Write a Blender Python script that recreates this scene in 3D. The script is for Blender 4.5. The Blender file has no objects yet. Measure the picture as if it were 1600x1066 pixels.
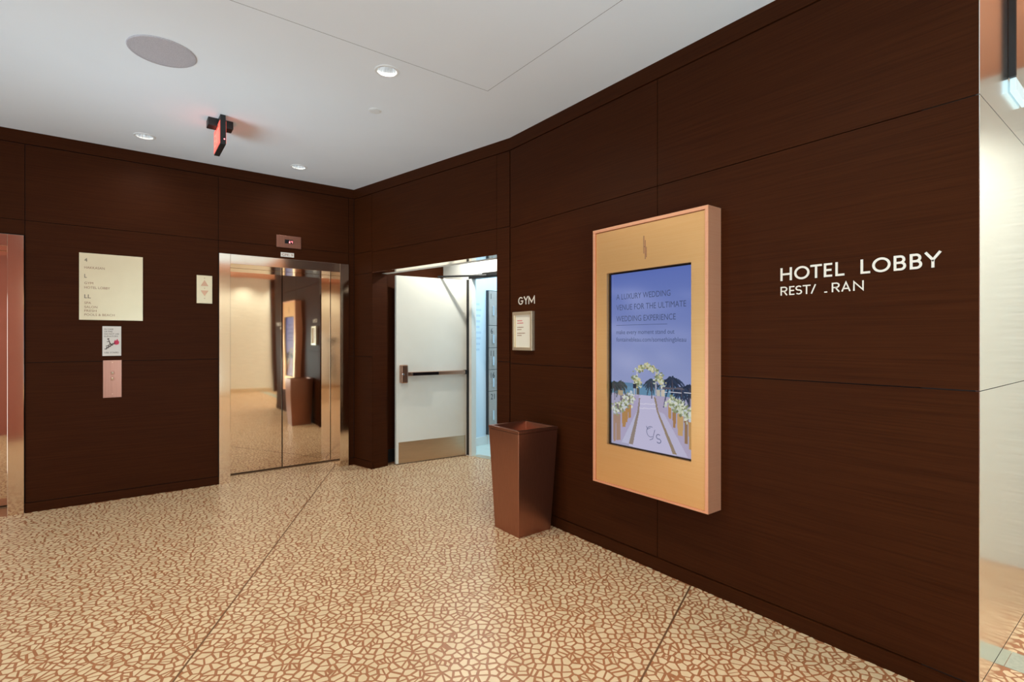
import bpy, math, random
import numpy as np
from mathutils import Vector
from mathutils.geometry import tessellate_polygon
random.seed(7)
S = bpy.context.scene
COL = S.collection
H = 3.09                                   # ceiling height

# ------------------------------------------------------------------ camera
cam = bpy.data.objects.new('camera', bpy.data.cameras.new('camera')); COL.objects.link(cam)
cam.location = (0, 0, 1.40)
cam.rotation_euler = (math.pi/2, 0, -math.atan2(0.60503, 0.79621))
cam.data.sensor_width = 36; cam.data.lens = 807/1600*36
cam.data.shift_y = -1.5/1600
cam.data.clip_start = 0.02
S.camera = cam
# ------------------------------------------------------------------ exposure, world
S.view_settings.view_transform = 'Standard'; S.view_settings.look = 'None'
S.view_settings.gamma = 1; S.view_settings.use_curve_mapping = False
S.view_settings.exposure = 0.0
W = bpy.data.worlds.new('world'); S.world = W; W.use_nodes = True
W.node_tree.nodes['Background'].inputs[0].default_value = (0.95, 0.93, 0.90, 1)
W.node_tree.nodes['Background'].inputs[1].default_value = 0.6

# ------------------------------------------------------------------ lights
def spot(name, loc, power, col, size=110, blend=.8, rad=.05, target=None):
    d = bpy.data.lights.new(name, 'SPOT'); d.energy = power; d.color = col
    d.spot_size = math.radians(size); d.spot_blend = blend; d.shadow_soft_size = rad
    o = bpy.data.objects.new(name, d); COL.objects.link(o); o.location = loc
    if target: o.rotation_euler = (Vector(target)-Vector(loc)).to_track_quat('-Z', 'Y').to_euler()
    return o
def area(name, loc, target, sx, sy, power, col):
    d = bpy.data.lights.new(name, 'AREA'); d.shape = 'RECTANGLE'; d.size = sx; d.size_y = sy
    d.energy = power; d.color = col
    o = bpy.data.objects.new(name, d); COL.objects.link(o); o.location = loc
    o.rotation_euler = (Vector(target)-Vector(loc)).to_track_quat('-Z', 'Y').to_euler()
    return o
WARM = (1.0, .95, .78)
# recessed ceiling cans: the visible three, then lamps over and behind the camera
CANS = [(1.338, 3.057), (.166, 5.252), (1.394, 5.273)]
for (cx_, cy_), p_ in zip(CANS+[(1.25, 1.25), (-.35, 2.6), (1.2, -.9), (3.6, -.9), (-.35, -.3), (-2.6, 3.4)], (75, 14, 14, 56, 80, 60, 50, 60, 75)):
    spot('can_light', (cx_, cy_, H-.012), p_, WARM, 165, 1, .06)
# wall washers along the cream wall behind the camera; those on the corridor wall are added to brighten it
for x in (-1.9, -1.0, -.1, .8, 1.7, 2.6, 3.5, 4.2):
    spot('wall_wash_and_fill', (x, -2.82, H-.05), 40, (.90, 1, .92), 120, .8, .05, (x, -3.25, .3))
for y in (-2.2, -1.2, -.2):
    spot('wall_wash_and_fill', (3.85, y, H-.05), 72, (.95, 1, .97), 120, .8, .05, (4.35, y, .3))
# uplight lamps added to brighten the ceiling, no such fixtures: behind camera, left corridor
area('ceiling_fill', (.75, -1.3, 1.0), (1.5, .6, 3.09), 1.2, 1.6, 84, (.58, .87, 1))
area('ceiling_fill', (-3.0, 3.6, .9), (-.6, 3.7, 3.09), 2.0, 3.0, 58, (.70, .91, 1))
spot('ceiling_fill', (-2.0, 3.2, .9), 230, (.66, .88, 1), 52, 1, .7, (1.7, 4.7, 3.25))
spot('pink_floor_fill', (3.3, -.9, 2.8), 45, (1, .42, .30), 75, 1, .15, (1.7, 1.3, 0))  # added pink lamp tinting the right-hand floor; no fixture there
# gym side
area('gym_ceiling_light', (4.3, 4.9, 2.75), (4.3, 4.9, 0), 1.6, 1.2, 45, (.60, .84, 1))

# ------------------------------------------------------------------ materials
def mat(name, col, rough=.5, metal=0, emit=None, estr=1, spec=None):
    m = bpy.data.materials.new(name); m.use_nodes = True
    b = m.node_tree.nodes['Principled BSDF']
    b.inputs['Base Color'].default_value = (*col, 1); b.inputs['Roughness'].default_value = rough
    b.inputs['Metallic'].default_value = metal
    if spec is not None: b.inputs['Specular IOR Level'].default_value = spec
    if emit: b.inputs['Emission Color'].default_value = (*emit, 1); b.inputs['Emission Strength'].default_value = estr
    return m
def noisy(name, c1, c2, scale=(1, 1, 1), nscale=5, rough=.5, metal=0, bump=0, bdist=.001, detail=4, r2=None, contrast=(.35, .65), spec=None):
    m = mat(name, c1, rough, metal, spec=spec); nt = m.node_tree; N = nt.nodes; L = nt.links; b = N['Principled BSDF']
    tc = N.new('ShaderNodeTexCoord'); mp = N.new('ShaderNodeMapping'); mp.inputs['Scale'].default_value = scale
    nz = N.new('ShaderNodeTexNoise'); nz.inputs['Scale'].default_value = nscale; nz.inputs['Detail'].default_value = detail
    rp = N.new('ShaderNodeValToRGB'); rp.color_ramp.elements[0].position = contrast[0]; rp.color_ramp.elements[1].position = contrast[1]
    rp.color_ramp.elements[0].color = (*c1, 1); rp.color_ramp.elements[1].color = (*c2, 1)
    L.new(tc.outputs['Object'], mp.inputs[0]); L.new(mp.outputs[0], nz.inputs['Vector']); L.new(nz.outputs[0], rp.inputs[0])
    L.new(rp.outputs[0], b.inputs['Base Color'])
    if r2 is not None:
        mr = N.new('ShaderNodeMapRange'); mr.inputs[3].default_value = rough; mr.inputs[4].default_value = r2
        L.new(nz.outputs[0], mr.inputs[0]); L.new(mr.outputs[0], b.inputs['Roughness'])
    if bump:
        bp = N.new('ShaderNodeBump'); bp.inputs['Strength'].default_value = bump; bp.inputs['Distance'].default_value = bdist
        L.new(nz.outputs[0], bp.inputs['Height']); L.new(bp.outputs[0], b.inputs['Normal'])
    return m
M = {}
M['wood'] = noisy('wenge_veneer', (.033, .0078, .0019), (.056, .0145, .0038), (.9, .9, 48), 3.2, .46, 0, .2, .0004, 6, .56, (.25, .75), spec=.06)
M['gap'] = mat('joint_shadow_black', (.006, .004, .003), .8)
M['steel'] = noisy('polished_bronze_steel', (.87, .735, .60), (.89, .755, .62), (1.0, 1.0, .35), 3.0, .035, 1, .22, .006, 1)
M['steel_frame'] = noisy('satin_bronze_steel', (.86, .73, .60), (.89, .76, .63), (1, 1, 60), 4, .08, 1, .03, .0005, 3)
M['plate'] = noisy('brushed_plate', (.36, .165, .12), (.41, .19, .14), (60, 60, 1), 4, .32, 1, .05, .0004, 3)
M['champagne'] = noisy('champagne_metal', (.80, .66, .47), (.84, .70, .50), (1, 1, 90), 4, .34, .75, .03, .0004, 3)
M['gold'] = noisy('gold_satin_metal', (.90, .50, .20), (.92, .53, .225), (1, 1, 90), 3, .33, .7, .03, .0004, 3)
M['gold_side'] = noisy('gold_satin_edge', (.94, .44, .26), (.96, .47, .28), (1, 1, 60), 3, .36, .6, .03, .0004, 3)
M['bin'] = noisy('bronze_painted_metal', (.37, .165, .108), (.41, .185, .12), (90, 90, 2), 3, .30, .95, .04, .0004, 3)
M['bin_in'] = mat('bin_liner_metal', (.24, .11, .07), .45, .6)
M['ceil'] = noisy('ceiling_paint', (.87, .90, .95), (.885, .915, .965), (1, 1, 1), 2, .75)
M['grout'] = noisy('terrazzo_matrix', (.36, .145, .062), (.42, .175, .078), (1, 1, 1), 40, .38, 0)
M['chip'] = noisy('terrazzo_marble', (.71, .535, .33), (.80, .615, .395), (1, 1, 1), 9, .34, 0)
M['brass'] = mat('dull_brass_strip', (.26, .15, .08), .45, .6)
M['green'] = noisy('grey_green_terrazzo', (.38, .42, .34), (.46, .49, .40), (1, 1, 1), 60, .3)
M['cream'] = noisy('ribbed_cream_plaster', (.80, .78, .67), (.86, .84, .73), (1, 1, 16), 5, .6, 0, .7, .012, 5)
M['redwall'] = noisy('rust_red_wall', (.42, .125, .085), (.46, .14, .10), (1, 1, 1), 3, .55)
M['endmetal'] = noisy('polished_pale_metal', (.92, .915, .87), (.94, .935, .89), (1, 1, 30), 3, .16, 1, .02, .0005, 3)
M['door'] = noisy('white_door_paint', (.80, .80, .74), (.82, .82, .76), (1, 1, 1), 4, .45)
M['kick'] = noisy('brushed_kick_plate', (.60, .47, .34), (.70, .55, .40), (2, 2, 120), 3, .30, 1, .04, .0004, 3)
M['bronze'] = mat('satin_bronze', (.55, .32, .22), .30, 1)
M['black'] = mat('black_satin', (.012, .012, .013), .45)
M['blackg'] = mat('black_gloss', (.008, .006, .007), .15)
M['letter'] = mat('pale_letter_metal', (.86, .78, .68), .38, .1)
M['letter_edge'] = mat('letter_return', (.45, .36, .28), .5, .3)
M['signplate'] = noisy('cream_sign_metal', (.74, .62, .43), (.79, .67, .47), (1, 1, 1), 3, .34, .45)
M['ink'] = mat('brown_print', (.30, .13, .075), .6)
M['ink_dark'] = mat('dark_print', (.10, .07, .06), .6)
M['paper'] = mat('white_card', (.80, .76, .72), .5)
M['cardcream'] = mat('cream_card', (.82, .77, .66), .5)
M['redprint'] = mat('red_print', (.62, .04, .07), .5)
M['redfig'] = mat('flame_red', (.65, .03, .10), .5)
M['led'] = mat('red_led', (.3, .02, .02), .4, 0, (1, .25, .28), 3)
M['exit'] = mat('exit_face', (.5, .03, .03), .4, 0, (1, .13, .09), 1.4)
M['exitw'] = mat('exit_letters', (.7, .3, .25), .4, 0, (1, .34, .24), 1.0)
M['grille'] = noisy('speaker_grille', (.47, .44, .48), (.55, .52, .56), (1, 1, 1), 220, .7, 0, .3, .001, 1)
M['white'] = mat('white_trim', (.85, .85, .85), .45)
M['reflector'] = noisy('ribbed_reflector', (.55, .57, .60), (.92, .94, .97), (60, 60, 1), 2, .28, .5)
M['lamp'] = mat('lamp_lens', (.9, .9, .9), .4, 0, (1, .96, .90), 2.2)
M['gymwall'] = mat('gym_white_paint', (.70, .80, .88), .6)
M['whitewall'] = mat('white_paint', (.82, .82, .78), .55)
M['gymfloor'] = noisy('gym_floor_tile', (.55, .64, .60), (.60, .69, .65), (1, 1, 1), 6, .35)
M['locker'] = noisy('grey_locker_laminate', (.37, .33, .30), (.43, .385, .345), (3, 3, 60), 3, .4)
M['lockedge'] = mat('locker_edge', (.03, .03, .035), .5)
M['handle'] = mat('satin_nickel', (.85, .87, .90), .25, 1)
M['print_blue'] = mat('pale_blue_print', (.56, .67, .77), .6)
M['skyblue'] = mat('pale_blue_lens', (.6, .75, .8), .3, 0, (.50, .72, .82), .5)

# ------------------------------------------------------------------ mesh helpers
class Fr:
    def __init__(s, o, r, up=(0, 0, 1)):
        s.o = Vector(o); s.r = Vector(r).normalized(); s.u = Vector(up).normalized(); s.n = s.r.cross(s.u)
    def P(s, u, v, w=0): return s.o + s.r*u + s.u*v + s.n*w
class MB:
    def __init__(s): s.v = []; s.f = []
    def box(s, fr, u0, u1, v0, v1, w0, w1):
        b = len(s.v)
        for w in (w0, w1):
            for (u, v) in ((u0, v0), (u1, v0), (u1, v1), (u0, v1)): s.v.append(fr.P(u, v, w))
        s.f += [tuple(b+i for i in q) for q in ((3, 2, 1, 0), (4, 5, 6, 7), (0, 1, 5, 4), (1, 2, 6, 5), (2, 3, 7, 6), (3, 0, 4, 7))]
        return s
    def prism(s, fr, pts, w0, w1):
        b = len(s.v); n = len(pts)
        for w in (w0, w1):
            for (u, v) in pts: s.v.append(fr.P(u, v, w))
        s.f.append(tuple(b+i for i in range(n-1, -1, -1))); s.f.append(tuple(b+n+i for i in range(n)))
        for i in range(n):
            j = (i+1) % n; s.f.append((b+i, b+j, b+n+j, b+n+i))
        return s
    def hexa(s, p):                       # 8 points: bottom 4 ccw, top 4 ccw
        b = len(s.v); s.v += [Vector(q) for q in p]
        s.f += [tuple(b+i for i in q) for q in ((3, 2, 1, 0), (4, 5, 6, 7), (0, 1, 5, 4), (1, 2, 6, 5), (2, 3, 7, 6), (3, 0, 4, 7))]
        return s
    def lathe(s, fr, c, prof, n=32, caps=(True, True)):   # prof: (radius, w) about frame normal
        b = len(s.v)
        for (r, w) in prof:
            for k in range(n):
                a = 2*math.pi*k/n; s.v.append(fr.P(c[0]+r*math.cos(a), c[1]+r*math.sin(a), w))
        for i in range(len(prof)-1):
            for k in range(n):
                k2 = (k+1) % n; s.f.append((b+i*n+k, b+i*n+k2, b+(i+1)*n+k2, b+(i+1)*n+k))
        if caps[0]: s.f.append(tuple(b+k for k in range(n-1, -1, -1)))
        if caps[1]: s.f.append(tuple(b+(len(prof)-1)*n+k for k in range(n)))
        return s
    def tube(s, a, c, r0, r1=None, n=12):
        a = Vector(a); c = Vector(c); r1 = r0 if r1 is None else r1
        d = (c-a).normalized(); x = d.orthogonal().normalized(); y = d.cross(x); b = len(s.v)
        for (p, r) in ((a, r0), (c, r1)):
            for k in range(n):
                t = 2*math.pi*k/n; s.v.append(p+x*(r*math.cos(t))+y*(r*math.sin(t)))
        for k in range(n):
            k2 = (k+1) % n; s.f.append((b+k, b+k2, b+n+k2, b+n+k))
        s.f.append(tuple(b+k for k in range(n-1, -1, -1))); s.f.append(tuple(b+n+k for k in range(n)))
        return s
    def stroke(s, fr, pts, wd, w0, w1, closed=False):     # constant width 2-D stroke with mitred corners
        n = len(pts); P = [Vector((p[0], p[1])) for p in pts]; Lf = []; Rt = []
        for i in range(n):
            if closed: a, c = P[i-1], P[(i+1) % n]
            else: a, c = (P[i-1] if i else None), (P[i+1] if i < n-1 else None)
            d1 = (P[i]-a).normalized() if a is not None else None; d2 = (c-P[i]).normalized() if c is not None else None
            if d1 is None: d1 = d2
            if d2 is None: d2 = d1
            n1 = Vector((-d1.y, d1.x)); n2 = Vector((-d2.y, d2.x)); m = n1+n2
            m = n1 if m.length < 1e-4 else m.normalized(); k = min(1/max(.35, m.dot(n1)), 2.2)
            Lf.append(P[i]+m*(wd/2*k)); Rt.append(P[i]-m*(wd/2*k))
        b = len(s.v)
        for i in range(n):
            for q in (Rt[i], Lf[i]):
                for w in (w0, w1): s.v.append(fr.P(q.x, q.y, w))
        # per point: R0 R1 L0 L1
        rng = range(n) if closed else range(n-1)
        for i in rng:
            j = (i+1) % n; A = b+4*i; B = b+4*j
            s.f += [(A+1, B+1, B+3, A+3), (A+2, B+2, B, A), (A, B, B+1, A+1), (A+3, B+3, B+2, A+2)]
        if not closed:
            s.f += [(b, b+1, b+3, b+2), (b+4*n-4, b+4*n-2, b+4*n-1, b+4*n-3)]
        return s
def worldloc(o):
    v = Vector((0, 0, 0))
    while o: v += o.location; o = o.parent
    return v
def obj(name, mb, m, parent=None, bevel=0, smooth=False, kind=None):
    me = bpy.data.meshes.new(name); L = worldloc(parent)
    me.from_pydata([tuple(p-L) for p in mb.v], [], mb.f); me.materials.append(M[m] if isinstance(m, str) else m)
    o = bpy.data.objects.new(name, me); COL.objects.link(o)
    if parent: o.parent = parent
    if bevel:
        bv = o.modifiers.new('bevel', 'BEVEL'); bv.width = bevel; bv.segments = 2; bv.limit_method = 'ANGLE'
    if smooth:
        for p in me.polygons: p.use_smooth = len(p.vertices) == 4
    if kind: o['kind'] = kind
    return o
def tag(o, label, cat, group=None):
    o['label'] = label; o['category'] = cat
    if group: o['group'] = group
    return o
def thing(name, loc, label, cat, group=None):
    o = bpy.data.objects.new(name, None); COL.objects.link(o); o.location = loc; o.empty_display_size = .1
    return tag(o, label, cat, group)
def struct(name, mb, m, bevel=0): return obj(name, mb, m, None, bevel, kind='structure')
def text(name, s, fr, u, v, cap, m, parent, w=.0006, width=None, bold=0):
    cu = bpy.data.curves.new('text', 'FONT'); cu.body = s; cu.size = 1; cu.resolution_u = 3; cu.offset = bold
    to = bpy.data.objects.new('text', cu); me0 = bpy.data.meshes.new_from_object(to)
    xs = [p.co.x for p in me0.vertices]
    if not xs: return None
    x0, x1 = min(xs), max(xs); ky = cap/.72
    kx = (width/(x1-x0)) if width else ky
    mb = MB(); mb.v = [fr.P(u+(p.co.x-x0)*kx, v+p.co.y*ky, w) for p in me0.vertices]; mb.f = [tuple(p.vertices) for p in me0.polygons]
    bpy.data.objects.remove(to); bpy.data.curves.remove(cu); bpy.data.meshes.remove(me0)
    return obj(name, mb, m, parent)
UP = Fr((0, 0, 0), (1, 0, 0), (0, 1, 0))                 # normal +Z (floor plane)
DN = Fr((0, 0, H), (1, 0, 0), (0, -1, 0))                # normal -Z (ceiling plane); v = -Y

# frames on the visible wall faces (w = 0 is the face of the panelling, +w into the lobby)
FAR = Fr((0, 5.706, 0), (1, 0, 0))
RGT = Fr((2.6, 0, 0), (0, -1, 0))                        # u = -Y
G0 = Vector((2.102, 5.706, 0)); GU = Vector((.21537, -.97653, 0)).normalized()
ANG = Fr(G0, GU)                                         # u from the far corner, 0..2.312
GN = -ANG.n                                              # into the alcove
END = Fr((2.6, .487, 0), (1, 0, 0))

# ------------------------------------------------------------------ floor
def clip(poly, px, py, nx_, ny_):                        # keep (q-p).n <= 0
    out = []; n = len(poly)
    ds = [(q[0]-px)*nx_+(q[1]-py)*ny_ for q in poly]
    for k in range(n):
        d0 = ds[k]; d1 = ds[(k+1) % n]
        if d0 <= 0: out.append(poly[k])
        if (d0 < 0 < d1) or (d1 < 0 < d0):
            t = d0/(d0-d1); q = poly[k]; r = poly[(k+1) % n]
            out.append((q[0]+(r[0]-q[0])*t, q[1]+(r[1]-q[1])*t))
    return out
def terrazzo():                                          # irregular broken marble: inset Voronoi cells, some snapped in two
    a = .0395; SX_ = .98
    R = random.Random(11)
    nx, ny = int(11.6/(a*SX_)), int(11.9/a)
    pts = [[((i+.5+R.uniform(-.5, .5))*a, (j+.5+R.uniform(-.5, .5))*a) for j in range(ny)] for i in range(nx)]
    E1, E2 = (.79621, -.60503), (.60503, .79621); O = (-5.75, -4.25)
    def world(q):
        p, r = O[0]+q[0]*SX_, O[1]+q[1]; return (E1[0]*p+E2[0]*r, E1[1]*p+E2[1]*r)
    offs = sorted([(i, j) for i in range(-2, 3) for j in range(-2, 3) if (i, j) != (0, 0)], key=lambda t: t[0]**2+t[1]**2)[:20]
    lines = []
    for (p, q, lo, hi) in (((1.948, 5.853), (.174, 2.523), -.1, 5.1), ((2.57, 1.718), (1.696, 1.366), -.1, 1.85)):
        dx, dy = q[0]-p[0], q[1]-p[1]; l = math.hypot(dx, dy); lines.append((p, (-dy/l, dx/l), (dx/l, dy/l), lo, hi))
    chips = []
    for i in range(nx):
        for j in range(ny):
            p = pts[i][j]; wx, wy = world(p)
            if not (-2.6 < wx < 4.45 and -3.3 < wy < 6.05) or (wx > 2.65 and .55 < wy < 3.4): continue
            poly = [(p[0]-a, p[1]-a), (p[0]+a, p[1]-a), (p[0]+a, p[1]+a), (p[0]-a, p[1]+a)]
            for (di, dj) in offs:
                ii, jj = i+di, j+dj
                if not (0 <= ii < nx and 0 <= jj < ny): continue
                q = pts[ii][jj]; dx, dy = q[0]-p[0], q[1]-p[1]; l = math.hypot(dx, dy)
                if l < 1e-6 or l > 2.6*a: continue
                g = .0041+.0028*(((i*13+ii*13+j*7+jj*7)*37 % 11)/11)
                ux, uy = dx/l, dy/l; h = l/2-g
                poly = clip(poly, p[0]+ux*h, p[1]+uy*h, ux, uy)
                if len(poly) < 3: break
            if len(poly) < 3: continue
            parts = [[world(q) for q in poly]]
            if R.random() < .16:
                t = R.uniform(0, math.pi); nx_, ny_ = math.cos(t), math.sin(t); e = R.uniform(.0030, .0048); q0 = parts[0]
                cx_ = sum(q[0] for q in q0)/len(q0); cy_ = sum(q[1] for q in q0)/len(q0)
                parts = [clip(q0, cx_-nx_*e, cy_-ny_*e, nx_, ny_), clip(q0, cx_+nx_*e, cy_+ny_*e, -nx_, -ny_)]
            for (lp, nn, tt, lo, hi) in lines:            # cut along the metal divider strips
                d = (wx-lp[0])*nn[0]+(wy-lp[1])*nn[1]; e = (wx-lp[0])*tt[0]+(wy-lp[1])*tt[1]
                if abs(d) < .08 and lo < e < hi:
                    new = []
                    for q in parts:
                        for sg in (1, -1):
                            if len(q) > 2: new.append(clip(q, lp[0]+nn[0]*sg*.005, lp[1]+nn[1]*sg*.005, -nn[0]*sg, -nn[1]*sg))
                    parts = new
            for q in parts:
                if len(q) < 3: continue
                cl = [q[0]]
                for r in q[1:]:
                    if math.hypot(r[0]-cl[-1][0], r[1]-cl[-1][1]) > .0035: cl.append(r)
                if len(cl) > 2 and math.hypot(cl[0][0]-cl[-1][0], cl[0][1]-cl[-1][1]) < .0035: cl.pop()
                if len(cl) < 3: continue
                ar = abs(sum(cl[k][0]*cl[(k+1) % len(cl)][1]-cl[(k+1) % len(cl)][0]*cl[k][1] for k in range(len(cl))))/2
                if ar > .00006: chips.append((cl, ar))
    return chips
gym_line = lambda x, y: (Vector((x, y, 0))-G0).dot(GN)   # depth beyond the angled wall
fl = struct('floor', MB().box(UP, -6.2, 4.6, -3.6, 6.35, -.05, 0), 'grout')
tag(fl, 'cream terrazzo floor of broken marble pieces in a rust matrix', 'floor')
chips = terrazzo()
def ok(cl):
    x = sum(q[0] for q in cl)/len(cl); y = sum(q[1] for q in cl)/len(cl)
    if y > 5.70 and not (.84 < x < 1.96 and y < 6.0) and x < 2.1: return None
    if x > 2.6 and .49 < y < 3.45: return None
    if x < -1.05 and 1.33 < y < 1.47: return None
    if y > 3.4:
        d = gym_line(x, y)
        if d > 1.14: return None
        u_ = (Vector((x, y, 0))-G0).dot(GU)
        if d > -.02 and not (.3 < u_ < 2.2): return None
    if 3.02 < x < 3.19 and y < .49: return None
    if y < -3.28 or x > 4.38: return None
    dd = .605*x+.796*y; ll = .796*x-.605*y
    if dd < .3: return 0
    px = 800+807*ll/dd; py = 531.5+807*1.4/dd
    return 1/dd**3 if (-10 < px < 1610 and py < 1075) else 0
vis = []
for (cl, ar) in chips:
    k = ok(cl)
    if k is None: continue
    vis.append((ar*k, cl))
vis.sort(key=lambda t: -t[0])
for (_, cl) in vis[:300]:
    obj('terrazzo_chip', MB().prism(UP, cl if sum(cl[k][0]*cl[(k+1) % len(cl)][1]-cl[(k+1) % len(cl)][0]*cl[k][1] for k in range(len(cl))) > 0 else cl[::-1], 0, .0012), 'chip', fl)
mb = MB()
for (_, cl) in vis[300:]: mb.prism(UP, cl, 0, .0012)
obj('terrazzo_chips', mb, 'chip', fl, kind='stuff')
def strip(p, q):
    d = Vector((q[0]-p[0], q[1]-p[1], 0)); f_ = Fr((p[0], p[1], 0), d, Vector((0, 0, 1)).cross(d.normalized()))
    return obj('divider_strip', MB().box(f_, 0, d.length, -.0035, .0035, 0, .0013), 'brass', fl)
strip((1.94, 5.838), (-.4, 1.445)); strip((2.585, 1.724), (.9, 1.045))
obj('threshold_band', MB().box(UP, 3.02, 3.19, -3.2, .486, 0, .0013), 'green', fl)

# ------------------------------------------------------------------ ceiling
def plate_with_holes(outer, holes):
    loops = [[Vector((x, y, 0)) for (x, y) in outer]] + [[Vector((x, y, 0)) for (x, y) in h] for h in holes]
    flat = [p for l in loops for p in l]; mb = MB(); mb.v = [Vector((p.x, p.y, H)) for p in flat]
    mb.f = [tuple(t) for t in tessellate_polygon(loops)]
    return mb
circ = lambda c, r, n=28: [(c[0]+r*math.cos(2*math.pi*k/n), c[1]+r*math.sin(2*math.pi*k/n)) for k in range(n)]
PX0, PX1, PY0, PY1 = -.9, 1.990, -2.2, 2.892
inp = lambda c: PX0 < c[0] < PX1 and PY0 < c[1] < PY1
g = .0025
ceil_out = [(-6.2, -3.6), (4.6, -3.6), (4.6, .6), (2.72, .6), (2.72, 3.5), (2.25, 5.8), (-6.2, 5.8)]
ce = struct('ceiling', plate_with_holes(ceil_out, [[(PX0, PY0), (PX1, PY0), (PX1, PY1), (PX0, PY1)]]+[circ(c, .062) for c in CANS if not inp(c)]), 'ceil')
tag(ce, 'smooth pale grey painted ceiling over the elevator lobby', 'ceiling')
obj('ceiling_panel', plate_with_holes([(PX0+g, PY0+g), (PX1-g, PY0+g), (PX1-g, PY1-g), (PX0+g, PY1-g)], [circ(c, .062) for c in CANS if inp(c)]), 'ceil', ce)
obj('joint_backing', MB().box(UP, PX0-.05, PX1+.05, PY1-.03, PY1+.03, H+.012, H+.02).box(UP, PX1-.03, PX1+.03, PY0-.05, PY1+.03, H+.012, H+.02)
    .box(UP, PX0-.05, PX1+.05, PY0-.03, PY0+.03, H+.012, H+.02).box(UP, PX0-.03, PX0+.03, PY0-.05, PY1+.03, H+.012, H+.02), 'gap', ce)

# ------------------------------------------------------------------ panelled walls
T = .012
def panels(parent, fr, rects, m='wood', gap=.0022):
    for (u0, u1, v0, v1) in rects:
        obj('panel', MB().box(fr, u0+gap, u1-gap, v0+gap, v1-gap, -T, 0), m, parent)
ZB, Z1, Z2, ZC = .08, 1.217, 2.345, 2.985
wf = struct('wall_far', MB().box(FAR, -6.2, -1.985, 0, H, -.3, -T).box(FAR, -1.985, -.61, 2.25, H, -.3, -T).box(FAR, -.61, .766, 0, H, -.3, -T)
            .box(FAR, .766, 2.038, 2.243, H, -.3, -T).box(FAR, 2.038, 2.30, 0, H+.1, -.3, -T), 'gap')
tag(wf, 'dark wood panelled wall holding the two elevator entrances', 'wall')
ZF = 2.368
panels(wf, FAR, [(-1.985, -.609, ZF, ZC), (-1.985, -.609, 2.25, ZF), (-.609, .762, ZF, ZC), (-.609, .762, Z1, ZF), (-.609, .762, ZB, Z1),
                 (.762, 2.04, ZF, ZC), (.762, 2.04, 2.243, ZF), (2.04, 2.10, ZF, ZC), (2.04, 2.10, Z1, ZF), (2.04, 2.10, ZB, Z1),
                 (-3.4, -1.985, ZF, ZC), (-3.4, -1.985, Z1, ZF), (-3.4, -1.985, ZB, Z1)])
wr = struct('wall_right', MB().box(RGT, -3.47, -.50, 0, H, -.10, -T), 'gap')
tag(wr, 'long dark wood panelled wall on the right carrying the display', 'wall')
panels(wr, RGT, [(-3.446, -1.963, 2.335, ZC), (-3.446, -1.963, 1.205, 2.335), (-3.446, -1.963, ZB, 1.205),
                 (-1.963, -.487, 2.335, ZC), (-1.963, -.487, 1.205, 2.335), (-1.963, -.487, ZB, 1.205)])
OU0, OU1, OZ = .350, 2.161, 2.130
wa = struct('wall_angled', MB().box(ANG, -.06, OU0-.004, 0, H+.1, -.19, -T).box(ANG, OU1+.004, 2.31, 0, H, -.10, -T).box(ANG, OU0-.004, OU1+.004, OZ+.012, H, -.19, -T), 'gap')
tag(wa, 'dark wood panelled wall set at an angle around the gym alcove', 'wall')
panels(wa, ANG, [(.002, OU0-.008, ZC-.62, ZC), (.002, OU0, OZ, ZC-.62), (.002, OU0, Z1, OZ), (.002, OU0, ZB, Z1),
                 (OU0-.008, OU1, 2.352, ZC), (OU0, OU1, OZ, 2.352),
                 (OU1, 2.308, 2.352, ZC), (OU1, 2.308, Z1, 2.352), (OU1, 2.308, ZB, Z1)])
# reveals of the alcove opening (wood) and its polished soffit
obj('reveal', MB().box(ANG, OU0-.004, OU0+.0, 0, OZ, -.20, -.0025).box(ANG, .20, OU0, 0, OZ, -.204, -.19), 'wood', wa)
obj('reveal', MB().box(ANG, OU1, OU1+.004, 0, OZ, -.10, -.0025), 'wood', wa)
obj('soffit_plate', MB().box(ANG, OU0, OU1, OZ, OZ+.006, -.115, -.002), 'steel_frame', wa)
obj('header_back', MB().box(ANG, OU0-.1, OU1+.1, OZ+.002, 2.62, -.20, -.12), 'whitewall', wa)
# crown boards and baseboards
for i, (nm, fr, a, b) in enumerate((('trim_1', FAR, -6.2, 2.102), ('trim_2', ANG, .0, 2.312), ('trim_3', RGT, -3.45, -.487))):
    tag(struct(nm, MB().box(fr, a, b, ZC+.004, H, -T, .004), 'wood'), ('dark wood crown board over the elevators', 'dark wood crown board over the gym alcove', 'dark wood crown board along the right wall')[i], 'trim')
bb = struct('baseboard_far', MB().box(FAR, -.609, .765, 0, ZB-.003, -T, .004).box(FAR, 2.04, 2.10, 0, ZB-.003, -T, .002), 'wood'); tag(bb, 'dark wood baseboard between the two elevators', 'baseboard')
bb = struct('baseboard_angled', MB().box(ANG, .004, OU0, 0, ZB-.003, -T, .004).box(ANG, OU1, 2.306, 0, ZB-.003, -T, .004), 'wood'); tag(bb, 'dark wood baseboard beside the gym alcove', 'baseboard')
bb = struct('baseboard_right', MB().box(RGT, -3.446, -.487, 0, ZB-.003, -T, .008), 'wood'); tag(bb, 'dark wood baseboard along the right wall', 'baseboard')

# pale polished end wall round the right corner
we = struct('wall_end', MB().box(END, .004, 1.06, 0, H, -.18, -T), 'gap')
tag(we, 'pale polished metal wall end at the right edge', 'wall')
panels(we, END, [(.0, 1.08, 2.335, H), (.0, 1.08, 1.205, 2.335), (.0, 1.08, .088, 1.205)], 'endmetal', .0015)
bb = struct('baseboard_end', MB().box(END, .0, 1.08, 0, .084, -T, .0), 'endmetal'); tag(bb, 'pale metal baseboard under the polished wall end', 'baseboard')
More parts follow.
